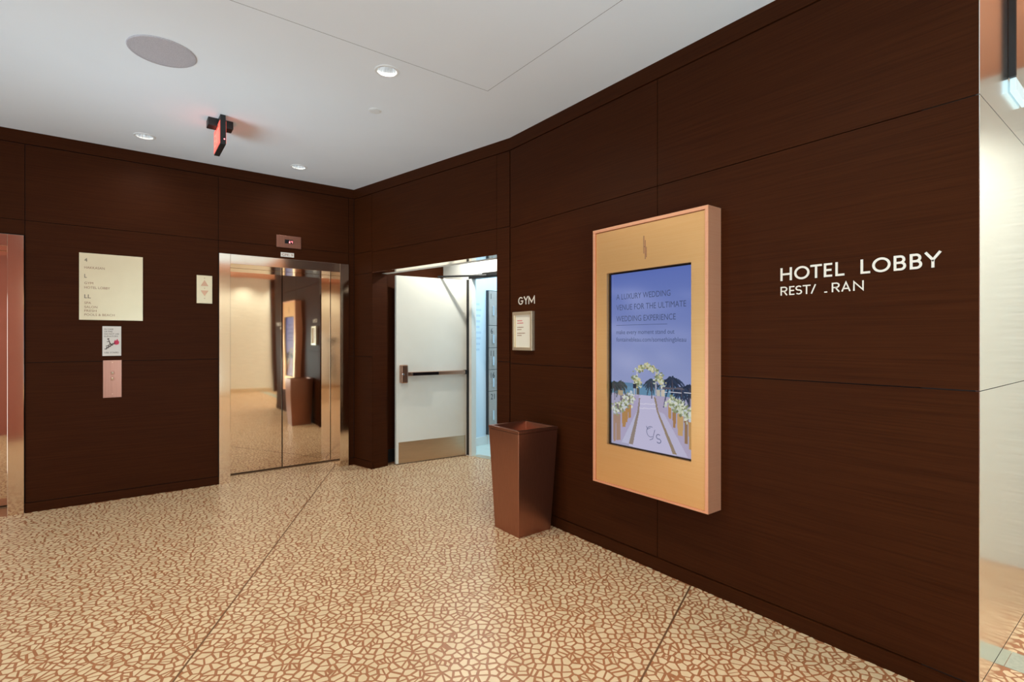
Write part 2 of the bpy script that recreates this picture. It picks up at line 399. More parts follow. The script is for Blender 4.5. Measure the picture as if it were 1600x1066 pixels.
# walls behind and beside the camera (seen mirrored in the elevator doors)
REAR = Fr((0, -3.3, 0), (-1, 0, 0))
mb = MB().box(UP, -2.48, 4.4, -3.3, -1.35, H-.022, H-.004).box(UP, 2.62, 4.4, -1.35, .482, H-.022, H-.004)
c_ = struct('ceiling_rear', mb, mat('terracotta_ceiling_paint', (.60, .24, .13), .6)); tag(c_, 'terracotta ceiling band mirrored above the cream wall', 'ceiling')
w_ = struct('wall_rear', MB().box(REAR, -4.4, 2.5, 0, H, -.12, 0), 'cream'); tag(w_, 'washed cream ribbed wall mirrored in the elevator doors', 'wall')
bb = struct('baseboard_rear', MB().box(REAR, -3.3, 2.4, 0, .10, .002, .03), 'champagne', .004); tag(bb, 'pale metal base of the mirrored cream wall', 'baseboard')
t_ = struct('trim_4', MB().box(REAR, -3.56, -3.34, 0, H-.01, .002, .06), 'wood', .003); tag(t_, 'dark wood upright on the mirrored cream wall', 'trim')
w_ = struct('wall_corridor', MB().box(Fr((4.4, 0, 0), (0, -1, 0)), -.62, 3.3, 0, H, -.12, 0), 'cream'); tag(w_, 'cream corridor wall beyond the polished wall end', 'wall')
w_ = struct('wall_left', MB().box(UP, -6.2, -1.04, 1.34, 1.46, 0, H), 'redwall'); tag(w_, 'rust red wall mirrored in the left elevator', 'wall')
w_ = struct('wall_side', MB().box(UP, -2.6, -2.48, -3.3, 1.34, 0, H), 'redwall'); tag(w_, 'rust red side wall left of the camera', 'wall')

# ------------------------------------------------------------------ alcove and gym
def gp(u, d, z=0): q = G0+GU*u+GN*d; return (q.x, q.y, z)
AD = 1.14                                               # depth of the doorway plane
DW0, DW1, DZ = .738, 1.640, 2.135
AL = Fr(gp(0, AD), GU)                                   # doorway wall, w toward lobby
DEP = Fr(gp(.225, 0), GN)                                # far side wall of alcove: u = depth
wd = struct('wall_doorway', MB().box(AL, .1, DW0-.05, 0, 2.66, -.12, 0).box(AL, DW1+.05, 2.45, 0, 2.66, -.12, 0).box(AL, DW0-.05, DW1+.05, DZ+.05, 2.66, -.12, 0), 'whitewall')
tag(wd, 'white wall around the gym doorway inside the alcove', 'wall')
w_ = struct('wall_alcove', MB().box(DEP, .205, AD, .0, 2.66, -.08, 0), 'wood'); tag(w_, 'dark wood side wall behind the open gym door', 'wall')
obj('base_strip', MB().box(DEP, .206, AD, 0, .15, 0, .010), 'black', w_)
n_ = Fr(gp(2.33, AD), -GN); w_ = struct('wall_alcove_near', MB().box(n_, 0, AD-.13, 0, 2.66, -.05, 0), 'wood'); tag(w_, 'near side wall of the gym alcove', 'wall')
mb = MB(); q = [gp(.1, .12), gp(2.4, .12), gp(2.4, AD+.1), gp(.1, AD+.1)]
mb.hexa([(p[0], p[1], 2.60) for p in q]+[(p[0], p[1], 2.64) for p in q]); c_ = struct('ceiling_alcove', mb, 'whitewall'); tag(c_, 'white ceiling of the gym alcove', 'ceiling')
a_ = gp(1.04, .88, 2.585); spot('alcove_light', a_, 46, (1, .97, .86), 155, .4, .016)
# gym room behind
mb = MB(); q = [gp(.2, AD+.001), gp(2.3, AD+.001), (6.2, 3.0, 0), (6.2, 7.2, 0), (3.55, 6.5, 0)]
b0 = len(mb.v); mb.v += [Vector((p[0], p[1], .0015)) for p in q]; mb.f.append(tuple(range(len(q))))
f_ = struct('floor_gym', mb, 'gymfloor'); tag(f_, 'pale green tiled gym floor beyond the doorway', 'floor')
obj('threshold', MB().box(AL, DW0, DW1, 0, .006, -.12, .0), 'champagne', f_)
JA = Vector((3.47, 5.36, 0)); JB = Vector((3.70, 5.70, 0)); JC = Vector((6.1, 6.23, 0))
f1 = Fr(JA, JB-JA); f2 = Fr(JB, JC-JB)
w_ = struct('wall_gym_side', MB().box(f1, 0, (JB-JA).length, 0, 2.8, -.08, 0), 'whitewall'); tag(w_, 'narrow white wall return just inside the gym doorway', 'wall')
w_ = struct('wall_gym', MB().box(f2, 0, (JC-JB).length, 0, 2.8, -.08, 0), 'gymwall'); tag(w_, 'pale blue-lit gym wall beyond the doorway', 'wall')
obj('skirting', MB().box(f2, 0.004, (JC-JB).length, 0, .11, 0, .012), 'whitewall', w_)
for k in range(9): obj('lettering', MB().box(f2, -.0+.01, .01+.10+.03*((k*7) % 4)/3, 1.86-.075*k, 1.888-.075*k, .0005, .001), 'print_blue', w_)
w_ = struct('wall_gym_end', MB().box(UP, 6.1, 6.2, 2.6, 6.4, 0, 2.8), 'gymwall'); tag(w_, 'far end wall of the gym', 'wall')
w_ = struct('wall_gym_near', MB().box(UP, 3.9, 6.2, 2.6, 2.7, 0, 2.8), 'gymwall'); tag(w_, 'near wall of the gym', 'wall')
c_ = struct('ceiling_gym', MB().hexa([(3.0, 2.6, 2.8), (6.2, 2.6, 2.8), (6.2, 6.6, 2.8), (3.0, 6.6, 2.8), (3.0, 2.6, 2.85), (6.2, 2.6, 2.85), (6.2, 6.6, 2.85), (3.0, 6.6, 2.85)]), 'whitewall'); tag(c_, 'white gym ceiling', 'ceiling')
# lockers against the gym wall
LK = Fr(JB+(JC-JB).normalized()*.0+f2.n*0, f2.r)
lk0 = .235; ld = .04
lb = thing('locker_bank', tuple(LK.P(lk0, 0, .05)), 'grey numbered locker bank inside the gym doorway', 'locker')
rows = [(.132, .711), (.711, 1.001), (1.001, 1.296), (1.296, 1.597), (1.597, 2.063)]
nums = [['21', '16', '11', '6', '1'], ['22', '17', '12', '7', '2']]
obj('plinth', MB().box(LK, lk0+.01, lk0+.71, .001, .128, .001, ld-.015), 'whitewall', lb)
obj('carcass', MB().box(LK, lk0, lk0+.72, .128, 2.07, .001, ld), 'lockedge', lb)
for c in range(2):
    for r, (z0, z1) in enumerate(rows):
        u0 = lk0+.006+c*.355
        d_ = obj('locker_door', MB().box(LK, u0, u0+.352, z0+.003, z1-.003, ld+.001, ld+.018), 'locker', lb, .002)
        obj('handle', MB().box(LK, u0+.055, u0+.085, (z0+z1)/2-.10*(.9 if z1-z0 < .4 else 1.0), (z0+z1)/2+.03, ld+.018, ld+.034), 'handle', d_, .004)
        text('number_print', nums[c][r], LK, u0+.025, z1-.11, .075, 'black', d_, ld+.0186)

# ------------------------------------------------------------------ gym door (open leaf)
LF = Fr((2.4645, 5.3855, 0), (.99736, -.07266, 0))       # u from the free edge, w toward the camera
d1 = obj('door_1', MB().box(LF, 0, .893, .010, 2.125, -.045, 0), 'door', None, .002); d1['kind'] = 'structure'
tag(d1, 'white gym door standing open with a panic bar and kick plate', 'door')
obj('kick_plate', MB().box(LF, .028, .872, .012, .25, .0003, .0018), 'kick', d1)
pb = obj('panic_bar', MB().box(LF, .113, .855, .995, 1.037, .006, .052), 'bronze', d1, .006)
obj('touch_pad', MB().box(LF, .165, .485, .998, 1.034, .050, .085), 'blackg', pb, .004)
obj('end_cap', MB().box(LF, .845, .868, .990, 1.041, .002, .055), 'black', pb, .003)
lt = obj('latch_housing', MB().box(LF, .034, .112, .918, 1.120, .002, .080), 'bronze', d1, .010)
obj('key_cylinder', MB().lathe(LF, (.052, 1.018), [(.012, .079), (.012, .084), (.009, .085)], 16), 'handle', lt)
obj('hinge', MB().lathe(Fr(LF.P(.898, 0, -.022), (1, 0, 0), (0, 1, 0)), (0, 0), [(.009, .22), (.009, .33)], 12), 'black', d1)
obj('hinge', MB().lathe(Fr(LF.P(.898, 0, -.022), (1, 0, 0), (0, 1, 0)), (0, 0), [(.009, 1.05), (.009, 1.16)], 12), 'black', d1)
obj('hinge', MB().lathe(Fr(LF.P(.898, 0, -.022), (1, 0, 0), (0, 1, 0)), (0, 0), [(.009, 1.85), (.009, 1.96)], 12), 'black', d1)
obj('frame_jamb', MB().box(AL, DW0-.042, DW0, 0, DZ, -.06, .012), 'door', d1, .002)
obj('frame_jamb', MB().box(AL, DW1, DW1+.05, 0, DZ, -.06, .012), 'door', d1, .002)
obj('frame_head', MB().box(AL, DW0-.05, DW1+.05, DZ, DZ+.03, -.06, .012), 'black', d1, .002)
obj('gap_shade_strip', MB().box(AL, .640, .694, .01, 2.13, .0005, .004), 'black', d1)  # darkness of the open hinge gap put into a black strip
arm = MB().tube(LF.P(.52, 2.145, -.02), AL.P(1.02, 2.15, .05), .011).box(AL, .95, 1.25, DZ+.012, DZ+.05, .012, .05)
obj('closer_arm', arm, 'black', d1)

# ------------------------------------------------------------------ elevators
def elevator(name, u0, u1, seam, label):
    zt, zi, cw = 2.243, 2.148, .097
    root = bpy.data.objects.new(name, None); COL.objects.link(root); root.location = FAR.P((u0+u1)/2, 0, 0); root['kind'] = 'structure'
    tag(root, label, 'elevator')
    D = -.314                                            # door face, behind the wall face
    obj('jamb', MB().box(FAR, u0, u0+cw, 0.001, zt, -.30, .016), 'steel_frame', root, .0015)
    obj('jamb', MB().box(FAR, u1-cw, u1, 0.001, zt, -.30, .016), 'steel_frame', root, .0015)
    obj('head_casing', MB().box(FAR, u0+cw, u1-cw, zi, zt, -.30, .016), 'steel_frame', root, .0015)
    obj('door_panel', MB().box(FAR, u0+cw-.02, seam-.005, .012, zi+.02, D-.03, D), 'steel', root, .001)
    obj('door_panel', MB().box(FAR, seam+.005, u1-cw+.02, .012, zi+.02, D-.03, D), 'steel', root, .001)
    obj('sill', MB().box(FAR, u0+cw, u1-cw, 0.0005, .004, D-.05, D+.05), 'brass', root)
    obj('shaft_backing', MB().box(FAR, u0, u1, 0, zt, D-.10, D-.06), 'gap', root)
    return root
elevator('door_2', .767, 2.036, 1.4165, 'right elevator entrance with mirror polished bronze doors')
elevator('door_3', -1.985, -.613, -1.298, 'left elevator entrance cut off by the picture edge')

# ------------------------------------------------------------------ signs on the far wall
def plate(name, fr, u0, u1, v0, v1, label, cat, m, th=.006):
    t = thing(name, tuple(fr.P((u0+u1)/2, v0, 0)), label, cat)
    p = obj('plate', MB().box(fr, u0, u1, v0, v1, .0008, th), m, t, .0012)
    return t, p
t, p = plate('directory_sign', FAR, -.273, .167, 1.572, 2.143, 'cream metal floor directory between the elevators', 'sign', 'signplate', .008)
for (s_, v, cap, wd_, m_) in (('4', 2.068, .031, .019, 'ink_dark'), ('HAKKASAN', 2.009, .021, .135, 'ink'), ('L', 1.931, .034, .016, 'ink_dark'),
                          ('GYM', 1.877, .020, .058, 'ink'), ('HOTEL LOBBY', 1.839, .021, .172, 'ink'), ('LL', 1.757, .034, .043, 'ink_dark'),
                          ('SPA', 1.708, .020, .044, 'ink'), ('SALON', 1.673, .020, .086, 'ink'), ('FRESH', 1.641, .020, .080, 'ink'), ('POOLS & BEACH', 1.607, .020, .204, 'ink')):
    text('lettering', s_, FAR, -.238, v, cap, m_, p, .0086, wd_)
t, p = plate('hall_lantern', FAR, .581, .710, 1.750, 2.016, 'small pale plate with up and down arrows beside the right elevator', 'lantern', 'signplate', .010)
cu_ = .6455
obj('up_arrow', MB().prism(FAR, [(cu_-.032, 1.915), (cu_+.032, 1.915), (cu_, 1.972)], .0101, .013), 'bronze', p)
obj('down_arrow', MB().prism(FAR, [(cu_, 1.818), (cu_+.032, 1.872), (cu_-.032, 1.872)], .0101, .013), 'bronze', p)
for v in (1.990, 1.894, 1.797): obj('screw', MB().lathe(FAR, (cu_, v), [(.0045, .0101), (.0045, .0115), (.003, .012)], 12), 'bronze', p)
t, p = plate('fire_notice_sign', FAR, -.118, .012, 1.262, 1.520, 'white fire notice with a stair pictogram above the call buttons', 'sign', 'paper', .004)
for k, (s_, wd_) in enumerate((('IN CASE', .062), ('OF FIRE', .056), ('DO NOT USE', .102), ('ELEVATORS', .094))): text('lettering', s_, FAR, -.105, 1.488-.0205*k, .013, 'ink_dark', p, .0046, wd_)
text('lettering', 'USE STAIRS', FAR, -.105, 1.284, .014, 'ink_dark', p, .0046, .098)
mb = MB()
st = [(-.105, 1.318), (-.105, 1.326)]
pts = []
x, z = -.104, 1.322
for k in range(5): pts += [(x, z), (x+.014, z)]; x += .014; z += .0115; pts += [(x, z)]
mb.stroke(FAR, pts, .006, .0041, .0046); mb.stroke(FAR, [(-.060, 1.372), (-.078, 1.352), (-.094, 1.346)], .006, .0041, .0046)
mb.stroke(FAR, [(-.074, 1.398), (-.066, 1.370), (-.052, 1.362)], .007, .0041, .0046); mb.stroke(FAR, [(-.070, 1.392), (-.088, 1.384)], .005, .0041, .0046)
mb.lathe(FAR, (-.078, 1.409), [(.007, .0041), (.007, .0046)], 12)
obj('stair_pictogram', mb, 'ink_dark', p)
obj('flame_pictogram', MB().prism(FAR, [(-.036, 1.362), (-.020, 1.358), (-.006, 1.364), (-.002, 1.384), (-.012, 1.398), (-.014, 1.412), (-.026, 1.392), (-.030, 1.404), (-.040, 1.382)], .0041, .0046), 'redfig', p)
t, p = plate('call_station', FAR, -.114, .015, .898, 1.224, 'rosy metal call plate with two round buttons under the fire notice', 'call plate', 'plate', .006)
for v in (1.112, 1.062):
    b_ = obj('call_button', MB().lathe(FAR, (-.0495, v), [(.0165, .006), (.0165, .010), (.014, .0115)], 24), 'plate', p, smooth=False)
    obj('button_face', MB().lathe(FAR, (-.0495, v), [(.010, .0116), (.010, .0135), (.007, .0145)], 20), 'steel_frame', b_)
for v in (1.204, .930): obj('screw', MB().lathe(FAR, (-.0495, v), [(.004, .006), (.004, .007)], 10), 'bronze', p)
t, p = plate('floor_indicator', FAR, 1.285, 1.528, 2.360, 2.486, 'metal floor indicator with a red digit over the right elevator', 'indicator', 'plate', .010)
dp = obj('display_window', MB().box(FAR, 1.366, 1.450, 2.405, 2.446, .0101, .0115), 'blackg', p)
obj('arrow_light', MB().prism(FAR, [(1.405, 2.411), (1.421, 2.411), (1.413, 2.438)], .0116, .012), 'led', dp)
mb = MB(); mb.stroke(FAR, [(1.428, 2.437), (1.428, 2.425), (1.441, 2.425)], .003, .0116, .012); mb.stroke(FAR, [(1.441, 2.438), (1.441, 2.411)], .003, .0116, .012)
obj('digit_light', mb, 'led', dp)
t, p = plate('elevator_number_label', FAR, 1.328, 1.459, 2.265, 2.311, 'small white label below the floor indicator', 'label', 'paper', .003)
text('lettering', 'CPE: 9', FAR, 1.340, 2.276, .024, 'ink', p, .0034, .108)

# ------------------------------------------------------------------ letters
def arc(cx, cy, rx, ry, a0, a1, n=14): return [(cx+rx*math.cos(math.radians(a0+(a1-a0)*k/n)), cy+ry*math.sin(math.radians(a0+(a1-a0)*k/n))) for k in range(n+1)]
def glyph(mb, ch, fr, u0, u1, v0, v1, s, w0, w1):
    a, b, c, d = u0+s/2, u1-s/2, v0+s/2, v1-s/2; m = (v0+v1)/2; mid = (u0+u1)/2
    st = lambda p, cl=False, dw=0: mb.stroke(fr, p, s, w0, w1-dw, cl)
    if ch == 'H': st([(a, v0), (a, v1)]); st([(b, v0), (b, v1)]); st([(a+s/2, m), (b-s/2, m)])
    elif ch == 'O': st(arc(mid, m, (b-a)/2, (d-c)/2, 0, 360, 36)[:-1], True)
    elif ch == 'T': st([(u0, d), (u1, d)]); st([(mid, v0), (mid, d-s/2)])
    elif ch == 'E': st([(u1, d), (a, d), (a, c), (u1, c)]); st([(a+s/2, m), (u1-s*.3, m)])
    elif ch == 'L': st([(a, v1), (a, c), (u1, c)])
    elif ch == 'B':
        m2 = m+s*.1; r1 = (d-m2)/2; r2 = (m2-c)/2
        st([(a, m2), (a, d)]+arc(b-r1-s*.3, d-r1, r1, r1, 90, -90), True); st([(a, c), (a, m2)]+arc(b-r2, c+r2, r2, r2, 90, -90), True, .0004)
    elif ch == 'Y': st([(mid, v0), (mid, m-s*.1)]); st([(u0+s*.5, v1), (mid, m-s*.05), (u1-s*.5, v1)])
    elif ch == 'R':
        r1 = (d-m)/2*1.05; st([(a, v0), (a, d)]+arc(b-r1*1.3, d-r1, r1*1.2, r1, 90, -90)+[(a+s/2, d-2*r1)]); st([(mid-s*.2, d-2*r1), (u1-s*.45, v0)])
    elif ch == 'S':
        r = (d-c)/4; st(arc(mid, d-r, (b-a)/2, r, 35, 270, 14)[:-1]+arc(mid, c+r, (b-a)/2, r, 90, -145, 14))
    elif ch == 'A': st([(u0+s*.45, v0), (mid, v1-s*.35), (u1-s*.45, v0)]); st([(u0+(u1-u0)*.25, v0+(v1-v0)*.3), (u0+(u1-u0)*.75, v0+(v1-v0)*.3)])
    elif ch == 'N': st([(a, v0), (a, d), (b, c), (b, v1)])
    elif ch == 'G': st(arc(mid, m, (b-a)/2, (d-c)/2, 42, 330, 26)+[(b, m-s*.2), (mid+s*.3, m-s*.2)])
    elif ch == 'M': st([(a, v0), (a+s*.25, d-s*.2), (mid, v0+(v1-v0)*.22), (b-s*.25, d-s*.2), (b, v0)])
    elif ch == '/': st([(u0+s*.2, v0), (u1-s*.2, v1)])
    elif ch == '_': st([(u0, c), (u1, c)])
def sign_letters(name, items, v0, v1, s, w, label, cat):
    t = thing(name, tuple(RGT.P(-items[0][1], v0, 0)), label, cat)
    for (ch, ya, yb) in items:
        a, b = v0, v1
        if ch == '_': b = v0+.006
        mb = MB(); glyph(mb, ch, RGT, -ya, -yb, a, b, s if ch not in '/_' else .0055, .0004, w); obj('letter', mb, 'letter', t)
    return t
sign_letters('hotel_lobby_sign', [('H', 1.2276, 1.1739), ('O', 1.1623, 1.0936), ('T', 1.0892, 1.0395), ('E', 1.0305, 0.996), ('L', 0.9821, 0.9458), ('L', 0.8818, 0.8455), ('O', 0.8376, 0.7708), ('B', 0.7598, 0.7168), ('B', 0.7041, 0.6628), ('Y', 0.6567, 0.5993)],
             1.691, 1.754, .0094, .004, 'raised pale HOTEL LOBBY letters on the dark right wall', 'lettering')
sign_letters('restaurant_sign', [('R', 1.2276, 1.1943), ('E', 1.1861, 1.1623), ('S', 1.1571, 1.127), ('T', 1.1242, 1.0892), ('/', 1.0865, 1.0663), ('_', 1.0289, 1.0168), ('R', 0.9976, 0.9643), ('A', 0.9583, 0.921), ('N', 0.9108, 0.8699)],
             1.619, 1.662, .0058, .003, 'smaller worn pale letters reading REST RAN under HOTEL LOBBY', 'lettering')
sign_letters('gym_sign', [('G', 3.3325, 3.2703), ('Y', 3.2622, 3.2056), ('M', 3.2016, 3.1215)], 1.687, 1.750, .0085, .004, 'raised pale GYM letters above the framed notice', 'lettering')
# framed notice
t = thing('framed_notice', tuple(RGT.P(-3.25, 1.317, 0)), 'cream framed notice below the GYM letters', 'notice')
n0, n1, m0, m1 = -3.378, -3.126, 1.317, 1.628
for (a, b, c, d) in ((n0, n1, m1-.024, m1), (n0, n1, m0, m0+.024), (n0, n0+.024, m0+.024, m1-.024), (n1-.024, n1, m0+.024, m1-.024)):
    obj('frame_rail', MB().box(RGT, a, b, c, d, .0005, .030), 'champagne', t, .002)
cd = obj('card', MB().box(RGT, n0+.022, n1-.022, m0+.022, m1-.022, .001, .012), 'cardcream', t)
for (v, wd_, m_) in ((1.553, .070, 'redprint'), (1.534, .076, 'redprint'), (1.500, .078, 'ink'), (1.482, .056, 'ink'), (1.452, .100, 'ink'), (1.434, .058, 'ink')):
    mb = MB(); x = 0; R_ = random.Random(int(v*1000))              # too small to read in the photograph: lines of word-length dashes
    while x < wd_-.008:
        l = min(R_.uniform(.012, .026), wd_-x); mb.box(RGT, n0+.045+x, n0+.045+x+l, v, v+.0065, .0122, .0125); x += l+.004
    obj('print_line', mb, m_, cd, kind='stuff')

# ------------------------------------------------------------------ digital display
DF = Fr((2.475, 0, 0), (0, -1, 0))                       # w=0 on the front face; body runs back to the wall
dt = thing('digital_display', (2.598, 1.962, .477), 'tall gold framed digital display showing a beach wedding aisle', 'display')
u0, u1, v0, v1 = -2.380, -1.545, .477, 2.116
B = .124
for (a, b, c, d) in ((u0, u1, v1-.020, v1), (u0, u1, v0, v0+.012), (u0, u0+.020, v0+.012, v1-.020), (u1-.020, u1, v0+.012, v1-.020)):
    obj('case_side', MB().box(DF, a, b, c, d, -B, 0), 'gold_side', dt, .0015)
s0, s1, t0, t1 = -2.266, -1.652, .734, 1.826
fz = -.008
face = MB()
for (a, b, c, d) in ((u0+.023, u1-.023, t1, v1-.023), (u0+.023, u1-.023, v0+.013, t0), (u0+.023, s0, t0, t1), (s1, u1-.023, t0, t1)): face.box(DF, a, b, c, d, fz-.022, fz)
obj('face_panel', face, 'gold', dt)
obj('back_box', MB().box(DF, u0+.02, u1-.02, v0+.012, v1-.02, -B+.004, -.05), 'black', dt)
mb = MB(); mb.box(DF, s0-.001, s0+.012, t0, t1, -.049, -.0285).box(DF, s1-.004, s1+.001, t0, t1, -.049, -.0285).box(DF, s0+.012, s1-.004, t1-.010, t1, -.049, -.0285).box(DF, s0+.012, s1-.004, t0, t0+.008, -.049, -.0285)
obj('bezel', mb, 'blackg', dt)
ec = -1.963
mb = MB(); mb.stroke(DF, [(ec-.008, 2.020), (ec-.008, 1.915)], .005, fz, fz+.001); mb.stroke(DF, [(ec+.002, 1.993), (ec+.002, 1.880)], .005, fz, fz+.001)
mb.stroke(DF, [(ec-.008, 1.955), (ec+.002, 1.955)], .004, fz, fz+.001); mb.stroke(DF, [(ec+.010, 1.952), (ec+.010, 1.890)], .004, fz, fz+.001)
obj('emblem', mb, 'ink', dt)
# the picture on the screen
def picture(nu=150, nv=270):
    A = np.zeros((nv, nu, 3)); U, V = np.meshgrid((np.arange(nu)+.5)/nu, (np.arange(nv)+.5)/nv)
    rs = np.random.RandomState(5); c = lambda r, g_, b: np.array([r, g_, b])/255.
    sky0, sky1 = c(96, 116, 190), c(150, 160, 205)
    k = np.clip(V/.64, 0, 1)[..., None]; A[:] = sky0*(1-k)+sky1*k
    cl = np.zeros((nv, nu))
    for _ in range(14):
        cu, cv, su, sv = rs.rand(), rs.uniform(.05, .6), rs.uniform(.15, .35), rs.uniform(.02, .06); cl += .12*np.exp(-((U-cu)/su)**2-((V-cv-.1*(U-cu))/sv)**2)
    A += cl[..., None]*np.array([.35, .30, .2])
    def fill(mask, col, al=1.): A[mask] = A[mask]*(1-al)+np.array(col)*al
    def poly(p, col, al=1.):
        n = len(p); inside = np.zeros(U.shape, bool)
        for i in range(n):
            x1, y1 = p[i]; x2, y2 = p[(i+1) % n]
            if y1 == y2: continue
            inside ^= ((y1 > V) != (y2 > V)) & (U < (x2-x1)*(V-y1)/(y2-y1)+x1)
        fill(inside, col, al)
    def blob(u, v, ru, rv, col, al=1.): fill(((U-u)/ru)**2+((V-v)/rv)**2 < 1, col, al)
    def q(zx, zy):                                        # picture point read off the photograph
        x = 940+zx/6.27; y = 560+zy/6.27; top = 427-17*(x-947)/132; bot = 694.5+28*(x-947)/132
        return ((x-947)/132, (y-top)/(bot-top))
    P = lambda *l: [q(*t_) for t_ in l]
    hz = q(400, 262)[1]
    fill((V > hz), c(96, 135, 172)); fill((V > hz+.02) & (V < hz+.07), c(104, 150, 180), .7)
    poly([(0, .70), (1, .69), (1, 1), (0, 1)], c(170, 168, 196))
    # deck and aisle
    poly(P((355, 372), (500, 378), (720, 1000), (240, 880)), c(196, 192, 222))
    poly(P((280, 372), (350, 372), (345, 520), (150, 840), (70, 830), (60, 700)), c(176, 168, 200)); poly(P((520, 380), (640, 400), (880, 1030), (720, 980), (545, 540)), c(178, 168, 196))
    poly(P((345, 500), (352, 540), (285, 870), (160, 840)), c(190, 190, 218)); poly(P((545, 540), (600, 560), (820, 1000), (720, 980)), c(192, 188, 216))
    poly(P((350, 400), (362, 400), (352, 540), (285, 870), (240, 860), (335, 520)), c(146, 132, 124)); poly(P((500, 385), (522, 405), (545, 540), (720, 975), (682, 965), (530, 540)), c(150, 132, 112))
    for zy in (455, 500): poly(P((358, zy), (520, zy+6), (522, zy+13), (357, zy+7)), c(222, 218, 238))
    # palms
    def palm(zx, zy, r, col):
        u, v = q(zx, zy); dark = np.array(col)*.8
        for k, a in enumerate(np.linspace(0, 2*math.pi, 15)[:-1]+.13):
            L_ = r*(1+.25*math.sin(k*2.3)); c_ = col if k % 2 else dark
            for t_ in np.linspace(.05, 1, 22):
                du = L_*t_*math.cos(a); dv = -L_*.42*t_*math.sin(a)+.42*L_*t_*t_
                w_ = .010*(1-.75*t_)+.003; blob(u+du, v+dv, w_*1.1, w_*.75, c_, .8)
        fill((abs(U-u-.006*np.sin((V-v)*20)) < .006) & (V > v) & (V < v+.095), c(78, 72, 84), .9)
    palm(150, 250, .085, c(72, 82, 84)); palm(80, 250, .07, c(60, 70, 74)); palm(475, 235, .08, c(58, 74, 92)); palm(675, 225, .15, c(44, 58, 84)); palm(830, 300, .11, c(40, 52, 78)); palm(760, 320, .10, c(48, 62, 90))
    poly(P((550, 290), (770, 300), (790, 320), (550, 310)), c(96, 92, 104))
    # arch with flowers
    for (zx, y0_, y1_) in ((330, 110, 375), (520, 110, 375), (300, 200, 375), (575, 200, 375)): poly(P((zx-8, y0_), (zx+8, y0_), (zx+8, y1_), (zx-8, y1_)), c(190, 188, 206), .8)
    def flowers(n, f, su, sv, cols):
        for _ in range(n):
            u, v = q(*f(rs.rand())); blob(u+rs.normal(0, su), v+rs.normal(0, sv), rs.uniform(.008, .018), rs.uniform(.004, .009), cols[rs.randint(len(cols))], .9)
    fw = [c(226, 228, 206), c(204, 212, 186), c(150, 160, 118), c(120, 128, 92), c(212, 200, 150)]
    flowers(110, lambda t_: (330+190*t_, 130-45*math.sin(math.pi*t_)), .022, .008, fw); flowers(60, lambda t_: (320+20*t_, 200+60*t_), .022, .014, fw); flowers(50, lambda t_: (535+40*t_, 180+70*t_), .025, .012, fw)
    poly(P((285, 255), (320, 255), (320, 305), (285, 305)), c(36, 40, 60)); poly(P((325, 300), (355, 300), (355, 365), (325, 365)), c(90, 92, 84)); poly(P((530, 320), (560, 320), (560, 380), (530, 380)), c(196, 190, 176)); poly(P((575, 320), (605, 320), (605, 385), (575, 385)), c(206, 196, 180))
    poly(P((120, 320), (180, 320), (175, 370), (125, 370)), c(176, 160, 130))
    poly(P((600, 338), (868, 350), (868, 356), (600, 344)), c(220, 220, 235))
    # vases and flower rows along the aisle
    gold = [c(188, 146, 92), c(168, 126, 82), c(200, 162, 110), c(150, 116, 84)]
    for k, (za, zb, y0_, y1_) in enumerate(((232, 268, 470, 600), (205, 232, 500, 640), (165, 210, 530, 690), (95, 150, 560, 820), (65, 95, 560, 830))): poly(P((za, y0_), (zb, y0_), (zb-4, y1_), (za+4, y1_)), c(168, 138, 120) if k > 2 else c(180, 136, 84))
    for k, (za, zb, y0_, y1_) in enumerate(((638, 670, 470, 610), (678, 712, 500, 700), (722, 778, 560, 780), (785, 820, 600, 860), (822, 862, 640, 920))): poly(P((za, y0_), (zb, y0_), (zb-4, y1_), (za+5, y1_)), gold[k % 4])
    flowers(240, lambda t_: (85+185*t_, 520-130*t_), .028, .016, fw[:4]+[c(206, 214, 220), c(120, 108, 124)]); flowers(260, lambda t_: (650+205*t_, 420+180*t_), .030, .016, fw[:4]+[c(206, 214, 220)])
    return np.clip(A, 0, 1)
pic = picture(); nv, nu = pic.shape[:2]
lin = np.where(pic <= .04045, pic/12.92, ((pic+.055)/1.055)**2.4)
us = np.linspace(s0+.011, s1-.003, nu+1); vs = np.linspace(t1-.009, t0+.007, nv+1)
mb = MB(); mb.v = [DF.P(u, v, -.040) for v in vs for u in us]
mb.f = [(j*(nu+1)+i, (j+1)*(nu+1)+i, (j+1)*(nu+1)+i+1, j*(nu+1)+i+1) for j in range(nv) for i in range(nu)]
sm = mat('screen_picture', (.01, .01, .012), .12, 0); nt = sm.node_tree
at = nt.nodes.new('ShaderNodeVertexColor'); at.layer_name = 'picture'
nt.links.new(at.outputs[0], nt.nodes['Principled BSDF'].inputs['Emission Color']); nt.nodes['Principled BSDF'].inputs['Emission Strength'].default_value = .80
so = obj('screen', mb, sm, dt)
ca = so.data.color_attributes.new('picture', 'FLOAT_COLOR', 'CORNER')
cols = np.ones((nu*nv, 4, 4), dtype=np.float32); cols[:, :, :3] = lin.reshape(-1, 1, 3)
ca.data.foreach_set('color', cols.ravel())
M['scr_text'] = mat('screen_text', (.01, .01, .012), .12, 0, (.055, .075, .16), 1)
for (s_, v, cap, wd_) in (('A LUXURY WEDDING', 1.655, .036, .405), ('VENUE FOR THE ULTIMATE', 1.588, .036, .508), ('WEDDING EXPERIENCE', 1.517, .036, .440), ('make every moment stand out', 1.437, .027, .432), ('fontainebleau.com/somethingbleau', 1.391, .027, .508)):
    text('screen_text', s_, DF, -2.213, v, cap, 'scr_text', so, -.0396, wd_, 0)
obj('screen_rule', MB().box(DF, -2.213, -1.829, 1.492, 1.4945, -.0398, -.0395), 'scr_text', so)
